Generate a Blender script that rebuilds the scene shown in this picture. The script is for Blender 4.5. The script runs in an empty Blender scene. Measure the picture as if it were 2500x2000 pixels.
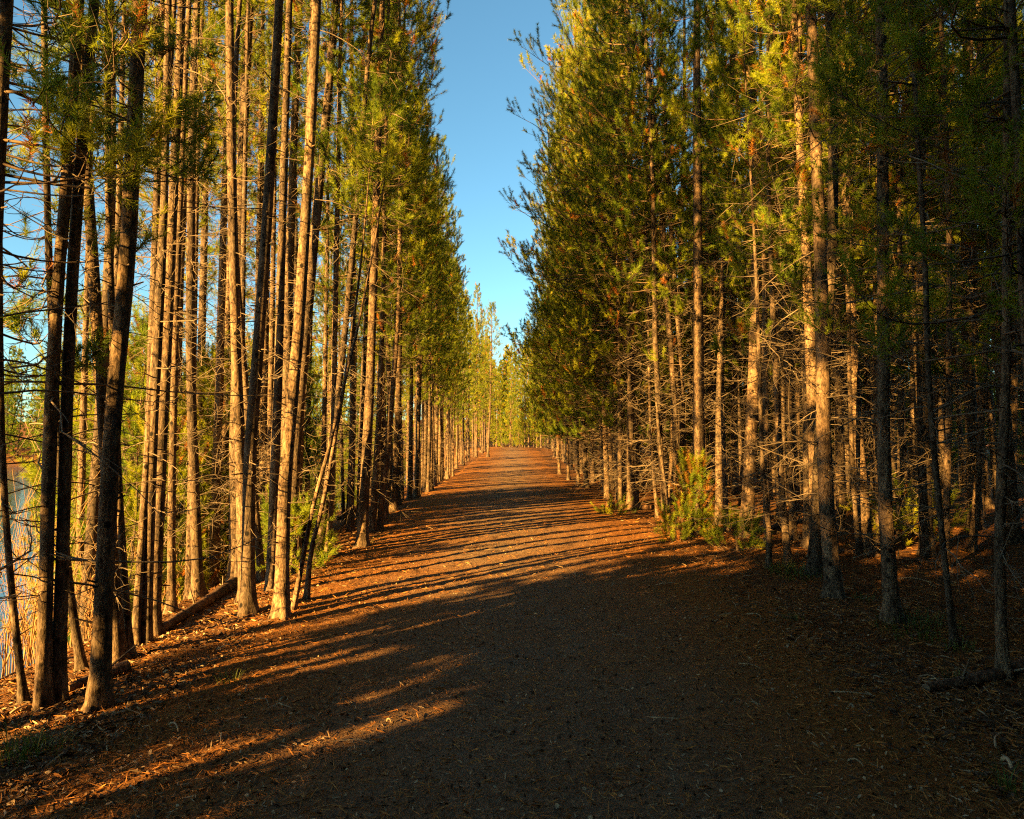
import bpy, math, random
import numpy as np

PI = math.pi
C = bpy.context.scene.collection
R = np.random.default_rng

# ------------------------------------------------------------------ camera model (photo 2500 x 2000, 24 mm lens)
CAM_Z, FPX, HZN = 1.7, 1667.0, 1080.0
PITCH = math.atan((HZN - 1000) / FPX)


def ray(px, py):
    x = (px - 1250) / FPX
    y = (1000 - py) / FPX
    return np.array([x, math.cos(PITCH) - y * math.sin(PITCH), math.sin(PITCH) + y * math.cos(PITCH)])


def sstep(a, b, x):
    t = np.clip((np.asarray(x, float) - a) / (b - a), 0, 1)
    return t * t * (3 - 2 * t)


LAKE_Z = -1.75


def path_c(Y):                                # centre line of the path
    Y = np.asarray(Y, float)
    return 0.1 - 0.5 * sstep(12, 30, Y) + 0.6 * sstep(35, 80, Y) - np.clip(Y - 84, 0, None) ** 2 * 0.03


def zg(X, Y):                                 # height of the terrain
    X = np.asarray(X, float)
    Y = np.asarray(Y, float)
    rise = 0.95 * sstep(28, 85, Y)
    wide = 1 + 0.5 * sstep(9, 30, Y) + 0.15 * np.sin(Y * 0.31) + 0.8 * sstep(90, 120, Y)
    t = np.clip(-2.7 - X, 0, None) / wide
    bank = -0.13 * np.clip(t, 0, 1) - 0.55 * np.clip(t - 1, 0, 3.8) - 0.02 * np.clip(t - 4.8, 0, 20)
    keep = sstep(-7, 3, Y) * (1 - sstep(96, 112, Y + .12 * X))
    low = bank * keep
    k = sstep(0.5, 2.5, t) * keep
    off = sstep(2.4, 4.0, np.abs(X - 0.1))
    n = (np.sin(X * 1.7 + 0.6 * np.sin(Y * .9)) * np.sin(Y * 1.3 + 1.1) * 0.5 + 0.5 * np.sin(X * .63 + Y * .47 + 2)) * (0.012 + 0.06 * off)
    n = n + 0.006 * np.sin(X * 5.1 + Y * 2.3) * np.sin(Y * 4.3 - X * 1.9)
    crown = 0.05 * (1 - np.clip(np.abs(X - 0.1) / 3, 0, 1) ** 2)
    right = 0.035 * np.clip(X - 3.2, 0, 6) + 6 * sstep(48, 100, X)
    hill = 7 * sstep(122, 190, Y + .12 * X)
    return rise * (1 - k) + low + n + crown + right + hill


def hit(px, py):                              # where a pixel's ray meets the terrain
    d = ray(px, py)
    lo, s = 0.5, 0.5
    while s < 250:
        p = d * s
        if CAM_Z + p[2] <= zg(p[0], p[1]):
            break
        lo = s
        s *= 1.02
    hi = s
    for _ in range(30):
        m = .5 * (lo + hi)
        p = d * m
        if CAM_Z + p[2] <= zg(p[0], p[1]):
            hi = m
        else:
            lo = m
    p = d * hi
    return np.array([p[0], p[1], float(zg(p[0], p[1]))])


def at(px, py, Y):                            # the point of a pixel's ray at depth Y
    d = ray(px, py)
    p = d * (Y / d[1])
    return np.array([p[0], p[1], CAM_Z + p[2]])


# ------------------------------------------------------------------ materials
def mat(name):
    m = bpy.data.materials.new(name)
    m.use_nodes = True
    nt = m.node_tree
    nt.nodes.clear()
    out = nt.nodes.new('ShaderNodeOutputMaterial')
    return m, nt, out


def nd(nt, typ, **kw):
    n = nt.nodes.new('ShaderNode' + typ)
    for k, v in kw.items():
        if k in n.inputs:
            n.inputs[k].default_value = v
        else:
            setattr(n, k, v)
    return n


def ramp(nt, stops, fac):
    r = nd(nt, 'ValToRGB')
    e = r.color_ramp.elements
    while len(e) < len(stops):
        e.new(0.5)
    for i, (p, c) in enumerate(stops):
        e[i].position = p
        e[i].color = (*c, 1) if len(c) == 3 else c
    nt.links.new(fac, r.inputs['Fac'])
    return r.outputs['Color']


def mixc(nt, fac, a, b, mode='MIX'):
    m = nd(nt, 'Mix', data_type='RGBA', blend_type=mode)
    for s, v in ((m.inputs[0], fac), (m.inputs[6], a), (m.inputs[7], b)):
        if hasattr(v, 'links') or hasattr(v, 'is_linked'):
            nt.links.new(v, s)
        else:
            s.default_value = v if not isinstance(v, tuple) else ((*v, 1) if len(v) == 3 else v)
    return m.outputs[2]


def objcoord(nt, scale=(1, 1, 1), rnd=20.0):
    tc = nd(nt, 'TexCoord')
    oi = nd(nt, 'ObjectInfo')
    mul = nd(nt, 'VectorMath', operation='SCALE')
    mul.inputs[0].default_value = (1, 1.7, 2.3)
    sc = nd(nt, 'Math', operation='MULTIPLY')
    sc.inputs[1].default_value = rnd
    nt.links.new(oi.outputs['Random'], sc.inputs[0])
    nt.links.new(sc.outputs[0], mul.inputs['Scale'])
    add = nd(nt, 'VectorMath', operation='ADD')
    nt.links.new(tc.outputs['Object'], add.inputs[0])
    nt.links.new(mul.outputs[0], add.inputs[1])
    mp = nd(nt, 'Mapping')
    mp.inputs['Scale'].default_value = scale
    nt.links.new(add.outputs[0], mp.inputs['Vector'])
    return mp.outputs[0], oi.outputs['Random']


def noise(nt, vec, scale, detail=4, rough=.6):
    n = nd(nt, 'TexNoise', Scale=scale, Detail=detail, Roughness=rough)
    nt.links.new(vec, n.inputs['Vector'])
    return n.outputs['Fac']


def bark(name, dark, mid, light, bump=.6):
    m, nt, out = mat(name)
    v, rnd = objcoord(nt)
    v2, _ = objcoord(nt, (1, 1, .35))
    f1 = noise(nt, v2, 15, 5, .75)
    f2 = noise(nt, v2, 62, 4, .7)
    mm = nd(nt, 'Mix', data_type='FLOAT')
    mm.inputs[0].default_value = .48
    nt.links.new(f1, mm.inputs[2])
    nt.links.new(f2, mm.inputs[3])
    flakes = mm.outputs[0]
    big = noise(nt, v, 2.2, 3)
    col = ramp(nt, [(.40, dark), (.49, mid), (.59, light)], flakes)
    tint = ramp(nt, [(.35, (.62, .60, .60)), (.65, (1.25, 1.1, .98))], big)
    col = mixc(nt, 1.0, col, tint, 'MULTIPLY')
    knots = nd(nt, 'TexVoronoi', Scale=8.5, Randomness=1.0)
    v3, _ = objcoord(nt, (1, 1, .8))
    nt.links.new(v3, knots.inputs['Vector'])
    kf = ramp(nt, [(.13, (1, 1, 1)), (.21, (0, 0, 0))], knots.outputs['Distance'])
    col = mixc(nt, kf, col, tuple(x * .45 for x in dark))
    var = ramp(nt, [(0, (.60, .61, .64)), (1, (1.18, 1.08, .98))], rnd)
    col = mixc(nt, 1.0, col, var, 'MULTIPLY')
    p = nd(nt, 'BsdfPrincipled', Roughness=.9)
    p.inputs['Specular IOR Level'].default_value = .15
    nt.links.new(col, p.inputs['Base Color'])
    b = nd(nt, 'Bump', Strength=bump, Distance=.02)
    nt.links.new(flakes, b.inputs['Height'])
    nt.links.new(b.outputs[0], p.inputs['Normal'])
    nt.links.new(p.outputs[0], out.inputs[0])
    return m


def leafmat(name, a, b, c, trans=.35):
    m, nt, out = mat(name)
    v, rnd = objcoord(nt)
    f = noise(nt, v, 1.6, 3, .7)
    col = ramp(nt, [(.32, a), (.52, b), (.72, c)], f)
    var = ramp(nt, [(0, (.72, .85, .85)), (.5, (1, 1, 1)), (1, (1.22, 1.08, .95))], rnd)
    col = mixc(nt, 1.0, col, var, 'MULTIPLY')
    p = nd(nt, 'BsdfPrincipled', Roughness=.55)
    p.inputs['Specular IOR Level'].default_value = .3
    t = nd(nt, 'BsdfTranslucent')
    nt.links.new(col, p.inputs['Base Color'])
    nt.links.new(col, t.inputs['Color'])
    mx = nd(nt, 'MixShader')
    mx.inputs[0].default_value = trans
    nt.links.new(p.outputs[0], mx.inputs[1])
    nt.links.new(t.outputs[0], mx.inputs[2])
    nt.links.new(mx.outputs[0], out.inputs[0])
    return m


def plain(name, cols, scale=8., rough=.9, bump=0.):
    m, nt, out = mat(name)
    v, rnd = objcoord(nt)
    f = noise(nt, v, scale, 4, .65)
    n = len(cols)
    col = ramp(nt, [(.3 + .4 * i / max(1, n - 1), c) for i, c in enumerate(cols)], f)
    p = nd(nt, 'BsdfPrincipled', Roughness=rough)
    p.inputs['Specular IOR Level'].default_value = .15
    nt.links.new(col, p.inputs['Base Color'])
    if bump:
        b = nd(nt, 'Bump', Strength=bump, Distance=.02)
        nt.links.new(f, b.inputs['Height'])
        nt.links.new(b.outputs[0], p.inputs['Normal'])
    nt.links.new(p.outputs[0], out.inputs[0])
    return m


def nd_div(nt, v, k):
    m = nd(nt, 'Math', operation='DIVIDE')
    m.inputs[1].default_value = k
    nt.links.new(v, m.inputs[0])
    return m.outputs[0]


def soil(name, cols, grit, gritmix, worn=False):
    m, nt, out = mat(name)
    tc = nd(nt, 'TexCoord')
    v = tc.outputs['Object']
    big = noise(nt, v, .8, 5, .65)
    fine = noise(nt, v, 34, 6, .75)
    vo = nd(nt, 'TexVoronoi', Scale=70., Randomness=1.0)
    nt.links.new(v, vo.inputs['Vector'])
    col = ramp(nt, [(.3, cols[0]), (.48, cols[1]), (.6, cols[2]), (.75, cols[3])], fine)
    gcol = ramp(nt, [(.0, tuple(x * .5 for x in grit)), (1, tuple(x * 1.6 for x in grit))], vo.outputs['Color'])
    gm = ramp(nt, [(.42, (gritmix,) * 3), (.62, (gritmix * .12,) * 3)], big)
    if worn:
        sx = nd(nt, 'SeparateXYZ')
        nt.links.new(v, sx.inputs[0])
        ab = nd(nt, 'Math', operation='ABSOLUTE')
        nt.links.new(sx.outputs[0], ab.inputs[0])
        wob = nd(nt, 'Math', operation='MULTIPLY_ADD')
        wob.inputs[1].default_value = 2.2
        nt.links.new(noise(nt, v, .55, 5, .65), wob.inputs[0])
        nt.links.new(ab.outputs[0], wob.inputs[2])
        wm = ramp(nt, [(.0, (1, 1, 1)), (.30, (.85,) * 3), (.62, (.05,) * 3)], nd_div(nt, wob.outputs[0], 5.0))
        gm = mixc(nt, 1.0, gm, wm, 'MULTIPLY')
        gm = mixc(nt, .5, gm, wm)
    col = mixc(nt, gm, col, gcol)
    p = nd(nt, 'BsdfPrincipled', Roughness=.95)
    p.inputs['Specular IOR Level'].default_value = .1
    nt.links.new(col, p.inputs['Base Color'])
    b1 = nd(nt, 'Bump', Strength=.9, Distance=.025)
    nt.links.new(fine, b1.inputs['Height'])
    b2 = nd(nt, 'Bump', Strength=.6, Distance=.012)
    nt.links.new(vo.outputs['Distance'], b2.inputs['Height'])
    nt.links.new(b1.outputs[0], b2.inputs['Normal'])
    nt.links.new(b2.outputs[0], p.inputs['Normal'])
    nt.links.new(p.outputs[0], out.inputs[0])
    return m


M_BARK = bark('bark_grey_brown', (.020, .016, .013), (.088, .069, .052), (.195, .158, .120), 1.0)
M_TWIG = plain('dead_twig_bark', [(.07, .053, .040), (.18, .138, .10)], 6)
M_WOOD = plain('live_branch_bark', [(.06, .042, .03), (.16, .11, .075)], 6)
M_LEAF = leafmat('pine_needles', (.05, .10, .010), (.205, .255, .014), (.41, .40, .016), .52)
M_DEAD = leafmat('dead_needles', (.14, .05, .012), (.28, .10, .015), (.34, .15, .02), .3)
M_GRASS = leafmat('grass_blades', (.05, .08, .015), (.09, .12, .02), (.16, .15, .04), .4)
M_LOG = bark('fallen_log_bark', (.035, .022, .015), (.10, .062, .04), (.22, .15, .10), .9)
M_CUT = plain('weathered_cut_wood', [(.07, .05, .035), (.16, .11, .07)], 14)
M_WILLOW = plain('willow_stem', [(.12, .06, .025), (.26, .15, .07), (.40, .28, .15)], 2)
M_SOIL = soil('needle_covered_ground', [(.035, .015, .006), (.10, .040, .011), (.19, .078, .018), (.28, .15, .05)], (.09, .06, .035), .25)
M_PATH = soil('needle_strewn_gravel', [(.045, .017, .005), (.155, .060, .014), (.265, .112, .022), (.36, .20, .06)], (.135, .105, .075), .6, True)
M_CHIP = [plain('fallen_needle_rust', [(.20, .075, .02), (.34, .15, .04)], 9), plain('fallen_needle_pale', [(.20, .13, .07), (.36, .26, .16)], 9),
          plain('fallen_chip_dark', [(.04, .022, .014), (.10, .06, .035)], 9)]


# ------------------------------------------------------------------ mesh building
class MB:
    def __init__(s):
        s.v, s.f, s.n = [], [], 0          # f: (index array (n,k), material, smooth)

    def add(s, V, F, m=0, smooth=True):
        V = np.asarray(V, float).reshape(-1, 3)
        s.f.append((np.asarray(F, int) + s.n, m, smooth))
        s.v.append(V)
        s.n += len(V)

    def merge(s, o, pos=(0, 0, 0), rz=0., sc=1., lean=(0, 0)):
        V = o.V() * sc
        c, q = math.cos(rz), math.sin(rz)
        W = np.stack([V[:, 0] * c - V[:, 1] * q + lean[0] * V[:, 2], V[:, 0] * q + V[:, 1] * c + lean[1] * V[:, 2], V[:, 2]], 1) + np.asarray(pos)
        for F, m, sm in o.f:
            s.f.append((F + s.n, m, sm))
        s.v.append(W)
        s.n += len(W)

    def V(s):
        if len(s.v) > 1:
            s.v = [np.concatenate(s.v)]
        return s.v[0]

    def data(s, name, mats):
        me = bpy.data.meshes.new(name)
        V = s.V()
        me.vertices.add(len(V))
        me.vertices.foreach_set('co', V.astype(np.float32).ravel())
        li = np.concatenate([F.ravel() for F, _, _ in s.f])
        cnt = np.concatenate([np.full(len(F), F.shape[1]) for F, _, _ in s.f])
        mi = np.concatenate([np.full(len(F), m) for F, m, _ in s.f])
        sm = np.concatenate([np.full(len(F), q) for F, _, q in s.f])
        me.loops.add(len(li))
        me.loops.foreach_set('vertex_index', li.astype(np.int32))
        me.polygons.add(len(cnt))
        me.polygons.foreach_set('loop_start', np.concatenate([[0], np.cumsum(cnt)[:-1]]).astype(np.int32))
        me.polygons.foreach_set('material_index', mi.astype(np.int32))
        me.polygons.foreach_set('use_smooth', sm.astype(bool))
        for m in mats:
            me.materials.append(m)
        me.update(calc_edges=True)
        return me

    def build(s, name, mats, parent=None, loc=None):
        o = bpy.data.objects.new(name, s.data(name, mats))
        C.objects.link(o)
        if parent:
            o.parent = parent
        if loc is not None:
            o.location = loc
        return o


def norm(a):
    return a / np.maximum(np.linalg.norm(a, axis=-1, keepdims=True), 1e-9)


def tubes(mb, P, rad, sides, m=0, rng=None, lump=0.):
    """P (N,K,3) centre lines, rad (N,K); open tubes that taper."""
    P = np.asarray(P, float)
    N, K, _ = P.shape
    if N == 0:
        return
    T = norm(np.gradient(P, axis=1))
    mean = norm(T.mean(1))
    ref = np.where(np.abs(mean[:, 2:3]) > .75, np.array([[1., 0, 0]]), np.array([[0, 0, 1.]]))[:, None, :]
    S = norm(np.cross(T, np.broadcast_to(ref, T.shape)))
    U = np.cross(S, T)
    a = np.arange(sides) * 2 * PI / sides
    rr = np.asarray(rad, float)
    rr = rr if rr.ndim == 3 else rr[:, :, None]
    if lump and rng is not None:
        rr = rr * (1 + lump * rng.normal(size=(N, K, sides)))
    V = P[:, :, None, :] + rr[..., None] * (S[:, :, None, :] * np.cos(a)[None, None, :, None] + U[:, :, None, :] * np.sin(a)[None, None, :, None])
    idx = np.arange(N * K * sides).reshape(N, K, sides)
    nx = np.roll(idx, -1, 2)
    F = np.stack([idx[:, :-1], nx[:, :-1], nx[:, 1:], idx[:, 1:]], -1).reshape(-1, 4)
    mb.add(V, F, m, True)


def tufts(mb, rng, P, D, L, n, ln, w, m=0, spread=(.45, 1.35)):
    """bottle-brush shoots: P base, D direction, L shoot length; n needles each."""
    N = len(P)
    if N == 0:
        return
    D = norm(D)
    t = rng.random((N, n)) ** .8
    base = P[:, None] + D[:, None] * (L[:, None] * t)[..., None]
    rnd = rng.normal(size=(N, n, 3))
    side = norm(rnd - (rnd * D[:, None]).sum(-1, keepdims=True) * D[:, None])
    ang = rng.uniform(spread[0], spread[1], (N, n)) * (1 - .35 * t) + .1
    nd_ = D[:, None] * np.cos(ang)[..., None] + side * np.sin(ang)[..., None]
    l = ln * rng.uniform(.75, 1.2, (N, n))
    tip = base + nd_ * l[..., None]
    tip[..., 2] -= .06 * l
    wv = norm(np.cross(nd_, rng.normal(size=(N, n, 3)))) * (w * .5)
    V = np.stack([base - wv, base + wv, tip], 2).reshape(-1, 3)
    mb.add(V, np.arange(len(V)).reshape(-1, 3), m, False)


LODS = {  # needles per shoot, needle length, width, sub-branch density, tufts per sub
    'near': (84, .068, .005, .9, 2),
    'mid': (92, .078, .0066, .52, 2),
    'far': (42, .11, .0155, .46, 2),
    'vfar': (11, .20, .06, .5, 2),
}


def live_branches(mb, rng, base, az, el, L, lod, dead=.03, curve=.28):
    """branches with their side shoots and needles; base (n,3)."""
    n = len(L)
    if n == 0:
        return
    nn, ln, w, sd, tp = LODS[lod]
    K = 7
    s = np.linspace(0, 1, K)
    wig = rng.normal(size=(n, 1)) * .16
    h = L[:, None] * s * np.cos(el)[:, None]
    z = L[:, None] * (np.sin(el)[:, None] * s + curve * s ** 2.2 - .10 * s)
    lat = L[:, None] * wig * np.sin(s * PI * 1.2) + L[:, None] * .03 * rng.normal(size=(n, K)) * s
    ca, sa = np.cos(az)[:, None], np.sin(az)[:, None]
    P = base[:, None] + np.stack([h * ca - lat * sa, h * sa + lat * ca, z], -1)
    r0 = .004 + .006 * L
    tubes(mb, P, r0[:, None] * (1 - .8 * s)[None], 4 if lod in ('near', 'mid') else 3, 1)
    # side shoots
    m = np.maximum(2, (sd * (3 + 5.5 * L)).astype(int))
    b = np.repeat(np.arange(n), m)
    q = rng.uniform(.30, 1, len(b)) ** .62
    f = q * (K - 1)
    i0 = np.minimum(f.astype(int), K - 2)
    fr = (f - i0)[:, None]
    sp = P[b, i0] * (1 - fr) + P[b, i0 + 1] * fr
    tg = norm(P[b, i0 + 1] - P[b, i0])
    sgn = rng.choice([-1, 1], len(b))
    yaw = sgn * rng.uniform(.35, 1.15, len(b))
    c, q2 = np.cos(yaw), np.sin(yaw)
    d = np.stack([tg[:, 0] * c - tg[:, 1] * q2, tg[:, 0] * q2 + tg[:, 1] * c, tg[:, 2] + rng.uniform(-.15, .55, len(b))], -1)
    d = norm(d)
    sl = np.clip(L[b] * rng.uniform(.12, .34, len(b)) * (1.25 - q), .07, .7) + .05
    k4 = np.linspace(0, 1, 4)
    SP = sp[:, None] + d[:, None] * (sl[:, None] * k4)[..., None]
    SP[..., 2] += (sl[:, None] * .35) * k4 ** 2
    if lod != 'vfar':
        tubes(mb, SP, (.0045 * np.ones((len(b), 1))) * (1 - .6 * k4), 3, 1)
    ends = [SP[:, 3], SP[:, 2], SP[:, 1]][:tp]
    dirs = [norm(SP[:, 3] - SP[:, 2]), None, None]
    TP, TD = [P[:, -1] - norm(P[:, -1] - P[:, -2]) * .05], [norm(P[:, -1] - P[:, -2]) + np.array([0, 0, .5])]
    for j, e in enumerate(ends):
        TP.append(e)
        if j == 0:
            TD.append(dirs[0] + np.array([0, 0, .35]))
        else:
            rd = rng.normal(size=e.shape) * .55
            TD.append(d + rd + np.array([0, 0, .45]))
    TP, TD = np.concatenate(TP), np.concatenate(TD)
    TL = rng.uniform(.14, .40, len(TP)) * (.65 + .35 * rng.random())
    isdead = rng.random(len(TP)) < dead
    tufts(mb, rng, TP[~isdead], TD[~isdead], TL[~isdead], nn, ln, w, 0)
    tufts(mb, rng, TP[isdead], TD[isdead], TL[isdead], nn, ln, w, 2, (.5, 1.3))


def dead_branches(mb, rng, axis, rad, z0, z1, n, Lr, lod='mid'):
    """bare curved twigs with finer twigs, the pines' lower branches."""
    if n == 0:
        return
    zz = rng.uniform(z0, z1, n)
    az = rng.uniform(0, 2 * PI, n)
    L = rng.uniform(*Lr, n) * rng.choice([.35, .7, 1, 1.25], n)
    el = rng.uniform(-.35, .45, n)
    K = 7
    s = np.linspace(0, 1, K)
    sag = rng.uniform(-.75, .2, (n, 1))
    hook = rng.uniform(-.1, .4, (n, 1))
    h = L[:, None] * s * np.cos(el)[:, None]
    z = L[:, None] * (np.sin(el)[:, None] * s + sag * s ** 1.6 + hook * s ** 4)
    lat = L[:, None] * rng.normal(size=(n, 1)) * .20 * np.sin(s * PI) + L[:, None] * .05 * rng.normal(size=(n, K)) * s
    ca, sa = np.cos(az)[:, None], np.sin(az)[:, None]
    x0, y0 = axis(zz)
    base = np.stack([x0, y0, zz], -1)
    base[:, 0] += np.cos(az) * rad(zz) * .6
    base[:, 1] += np.sin(az) * rad(zz) * .6
    P = base[:, None] + np.stack([h * ca - lat * sa, h * sa + lat * ca, z], -1)
    thick = 1.0 if lod != 'far' else 1.5
    tubes(mb, P, (thick * (.0028 + .0042 * L))[:, None] * (1 - .75 * s), 4 if lod == 'near' else 3, 0)
    m = 2 if lod == 'far' else 5
    b = np.repeat(np.arange(n), m)
    b = b[L[b] > .25]
    i0 = rng.integers(1, K - 1, len(b))
    tg = norm(P[b, i0 + 1] - P[b, i0])
    d = norm(tg + rng.normal(size=tg.shape) * .75)
    sl = L[b] * rng.uniform(.12, .5, len(b))
    k5 = np.linspace(0, 1, 5)
    cv = rng.normal(size=(len(b), 3)) * .28
    SP = P[b, i0][:, None] + d[:, None] * (sl[:, None] * k5)[..., None] + cv[:, None] * (sl[:, None] * k5 ** 2)[..., None]
    tubes(mb, SP, thick * .0032 * np.ones((len(b), 1)) * (1 - .6 * k5), 3, 0)


def crown_arrays(mb, rng, axis, rad, H, zc, Lmax, lod, bias=(0, 0.), per=(3, 5), gap=(.24, .42), full=.45, dead=.055, low=None, top=1., split=None):
    zs, az, L, el = [], [], [], []
    z = zc
    a0 = rng.uniform(0, 6.28)
    while z < H - .15:
        t = (z - zc) / (H - zc)
        k = rng.integers(per[0], per[1] + 1)
        for j in range(k):
            a = a0 + j * 2 * PI / k + rng.normal() * .35
            shape = (1 - t) ** .75 * (full + (1 - full) * min(1, t / .3)) * top
            l = Lmax * shape * rng.uniform(.55, 1.12) * (1 + bias[1] * math.cos(a - bias[0])) + .12
            if rng.random() < .12:
                l *= 1.3
            zs.append(z + rng.normal() * .06)
            az.append(a)
            L.append(min(max(.12, l), Lmax * (1.1 + .5 * bias[1])))
            el.append(-.12 + .95 * t ** 1.3 + rng.normal() * .16)
        a0 += 1.1
        z += rng.uniform(*gap) * (1.15 - .5 * t)
    if low:
        n, za, zb, a, spread, ll = low
        zs += list(rng.uniform(za, zb, n))
        az += list(a + rng.uniform(-spread, spread, n))
        L += list(ll * rng.uniform(.5, 1.1, n))
        el += list(rng.uniform(-.3, .15, n))
    zs, az, L, el = map(np.array, (zs, az, L, el))
    x0, y0 = axis(zs)
    base = np.stack([x0, y0, zs], -1)
    if split is not None:                     # boughs far above eye level are built more coarsely
        hi = zs > split
        live_branches(mb, rng, base[hi], az[hi], el[hi], L[hi], 'far', dead)
        live_branches(mb, rng, base[~hi], az[~hi], el[~hi], L[~hi], lod, dead)
    else:
        live_branches(mb, rng, base, az, el, L, lod, dead)
    # leader
    x, y = axis(np.array([H]))
    tip = np.repeat(np.stack([x, y, np.array([H - .1])], -1), 3, 0)
    nn, ln, w, _, _ = LODS[lod]
    tufts(mb, rng, tip - [[0, 0, .35], [0, 0, .15], [0, 0, 0]], np.array([[0, 0, 1.]] * 3), np.array([.3, .3, .3]), nn, ln, w, 0)


def trunk_arrays(mb, rng, axis, rad, H, sides=10, rings=34, stubs=14):
    zz = np.concatenate([[-.12, 0, .05, .12, .22, .36], np.linspace(.55, H, rings)])
    x, y = axis(np.maximum(zz, 0))
    P = np.stack([x, y, zz], -1)
    ang = np.arange(sides) * 2 * PI / sides
    lobes = np.cos(3 * ang + rng.uniform(0, 6)) + .7 * np.cos(5 * ang + rng.uniform(0, 6))
    fl = 1 + .26 * np.exp(-np.maximum(zz, 0) / .11)[:, None] * lobes[None]
    tubes(mb, P[None], (rad(zz)[:, None] * fl)[None], sides, 0, rng, .035)
    if stubs:
        zs = rng.uniform(.4, H * .75, stubs)
        az = rng.uniform(0, 6.28, stubs)
        x, y = axis(zs)
        r = rad(zs)
        b = np.stack([x + np.cos(az) * r * .7, y + np.sin(az) * r * .7, zs], -1)
        d = np.stack([np.cos(az), np.sin(az), rng.uniform(-.2, .5, stubs)], -1)
        ll = rng.uniform(.03, .12, stubs)
        k = np.linspace(0, 1, 3)
        tubes(mb, b[:, None] + d[:, None] * ((ll + r * .35)[:, None] * k)[..., None], (.1 * r + .003)[:, None] * (1 - .4 * k), 5, 0)


def radius_fn(r0, H):
    def rad(z):
        z = np.asarray(z, float)
        return r0 * (np.clip(1 - z / (H * 1.02), 0, 1) ** .8 * .93 + .07) * (1 + .55 * np.exp(-np.maximum(z, 0) / .12) + .12 * np.exp(-np.maximum(z, 0) / .5))
    return rad


# ------------------------------------------------------------------ things
def tag(o, label=None, cat=None, group=None, kind=None):
    for k, v in (('label', label), ('category', cat), ('group', group), ('kind', kind)):
        if v:
            o[k] = v
    return o


def root(name, loc, rz=0, sc=1.):
    o = bpy.data.objects.new(name, None)
    o.empty_display_size = .3
    C.objects.link(o)
    o.location = tuple(loc)
    o.rotation_euler = (0, 0, rz)
    o.scale = (sc,) * 3
    return o


TREES = []                                    # x, y of every trunk already standing
PART_MATS = {'trunk': [M_BARK], 'crown': [M_LEAF, M_WOOD, M_DEAD], 'deadwood': [M_TWIG]}


def add_parts(r, parts):
    for nm, mb in parts.items():
        if mb.n:
            o = mb.build(nm, PART_MATS[nm], r)
            if nm == 'deadwood':
                o['kind'] = 'stuff'


def hero(label, pts, wpx, H=15., zc=6., seed=0, Lmax=1.1, lod=None, dead=(60, .6), bias=(0, 0.), low=None, full=.45, per=(3, 4), gap=(.3, .5), name='pine_tree', cat='pine tree', group='pine trees along the path', crown=True, Y=None, top=1., stubs=None, dz=None, flat=False):
    """a pine whose trunk follows the photo: pts run from the foot upwards."""
    rng = R(1000 + seed)
    if Y is None:
        p0 = hit(*pts[0])
    else:
        p0 = at(pts[0][0], 1000, Y)
        p0[2] = float(zg(p0[0], p0[1]))
    Y = p0[1]
    W = [at(px, py, Y) - p0 for px, py in pts[1:]]
    z = np.array([0.] + [w[2] for w in W])
    x = np.array([0.] + [w[0] for w in W])
    if z[-1] < H:
        k = (x[-1] - x[-2]) / max(.3, z[-1] - z[-2])
        for e in np.linspace(0, 1, 5)[1:]:
            x = np.append(x, x[len(W)] + k * (H - z[len(W)]) * e * (1 - .35 * e))
            z = np.append(z, z[len(W)] + (H - z[len(W)]) * e)
    gz = np.linspace(0, H, 160)
    gx = np.interp(gz, z, x)
    ker = np.ones(11) / 11
    gx = np.convolve(np.pad(gx, 5, mode='reflect', reflect_type='odd'), ker, 'valid')
    gx = gx - gx[0]
    gy = .02 * H * np.sin(gz / H * PI * rng.uniform(.8, 1.6)) * rng.normal()
    axis = lambda q: (np.interp(q, gz, gx), np.interp(q, gz, gy))
    dist = math.hypot(p0[0], p0[1])
    rad = radius_fn(wpx / FPX * Y / 2 * (.88 if dist < 9 else 1), H)
    if lod is None:
        lod = 'near' if dist < 9 else 'mid' if dist < 20 else 'far'
    r = root(name, p0)
    tag(r, label, cat, group)
    tr, cr, dd = MB(), MB(), MB()
    trunk_arrays(tr, rng, axis, rad, H, 14 if dist < 10 else 10, 44 if dist < 10 else 30, (26 if dist < 12 else 14) if stubs is None else stubs)
    if crown:
        crown_arrays(cr, rng, axis, rad, H, zc, Lmax, lod, bias, per, gap, full, .055, low, top, 1.9 + .68 * Y - p0[2] if Y < 14 else None)
    da, db = dz or (.7, zc + 1.5)
    dead_branches(dd, rng, axis, rad, da, db, dead[0], (dead[1] * .4, dead[1] * 1.5), 'near' if dist < 9 else 'mid')
    add_parts(r, {'trunk': tr, 'crown': cr, 'deadwood': dd})
    TREES.append((p0[0], p0[1], .45))
    r['dist'] = float(dist)
    del r['dist']
    return r, p0, axis, rad


# ================================================================== THE SETTING
def axis_grid(spans):
    out = [spans[0][0]]
    for a, b, st in spans:
        n = max(1, int(round((b - a) / st)))
        out += list(np.linspace(a, b, n + 1)[1:])
    return np.array(out)


def sheet(name, xs, ys, zf, m, kind='structure'):
    X, Y = np.meshgrid(xs, ys)
    Z = zf(X, Y)
    V = np.stack([X, Y, Z], -1).reshape(-1, 3)
    i = np.arange(len(V)).reshape(X.shape)
    F = np.stack([i[:-1, :-1], i[:-1, 1:], i[1:, 1:], i[1:, :-1]], -1).reshape(-1, 4)
    mb = MB()
    mb.add(V, F, 0, True)
    return tag(mb.build(name, [m]), kind=kind)


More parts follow.
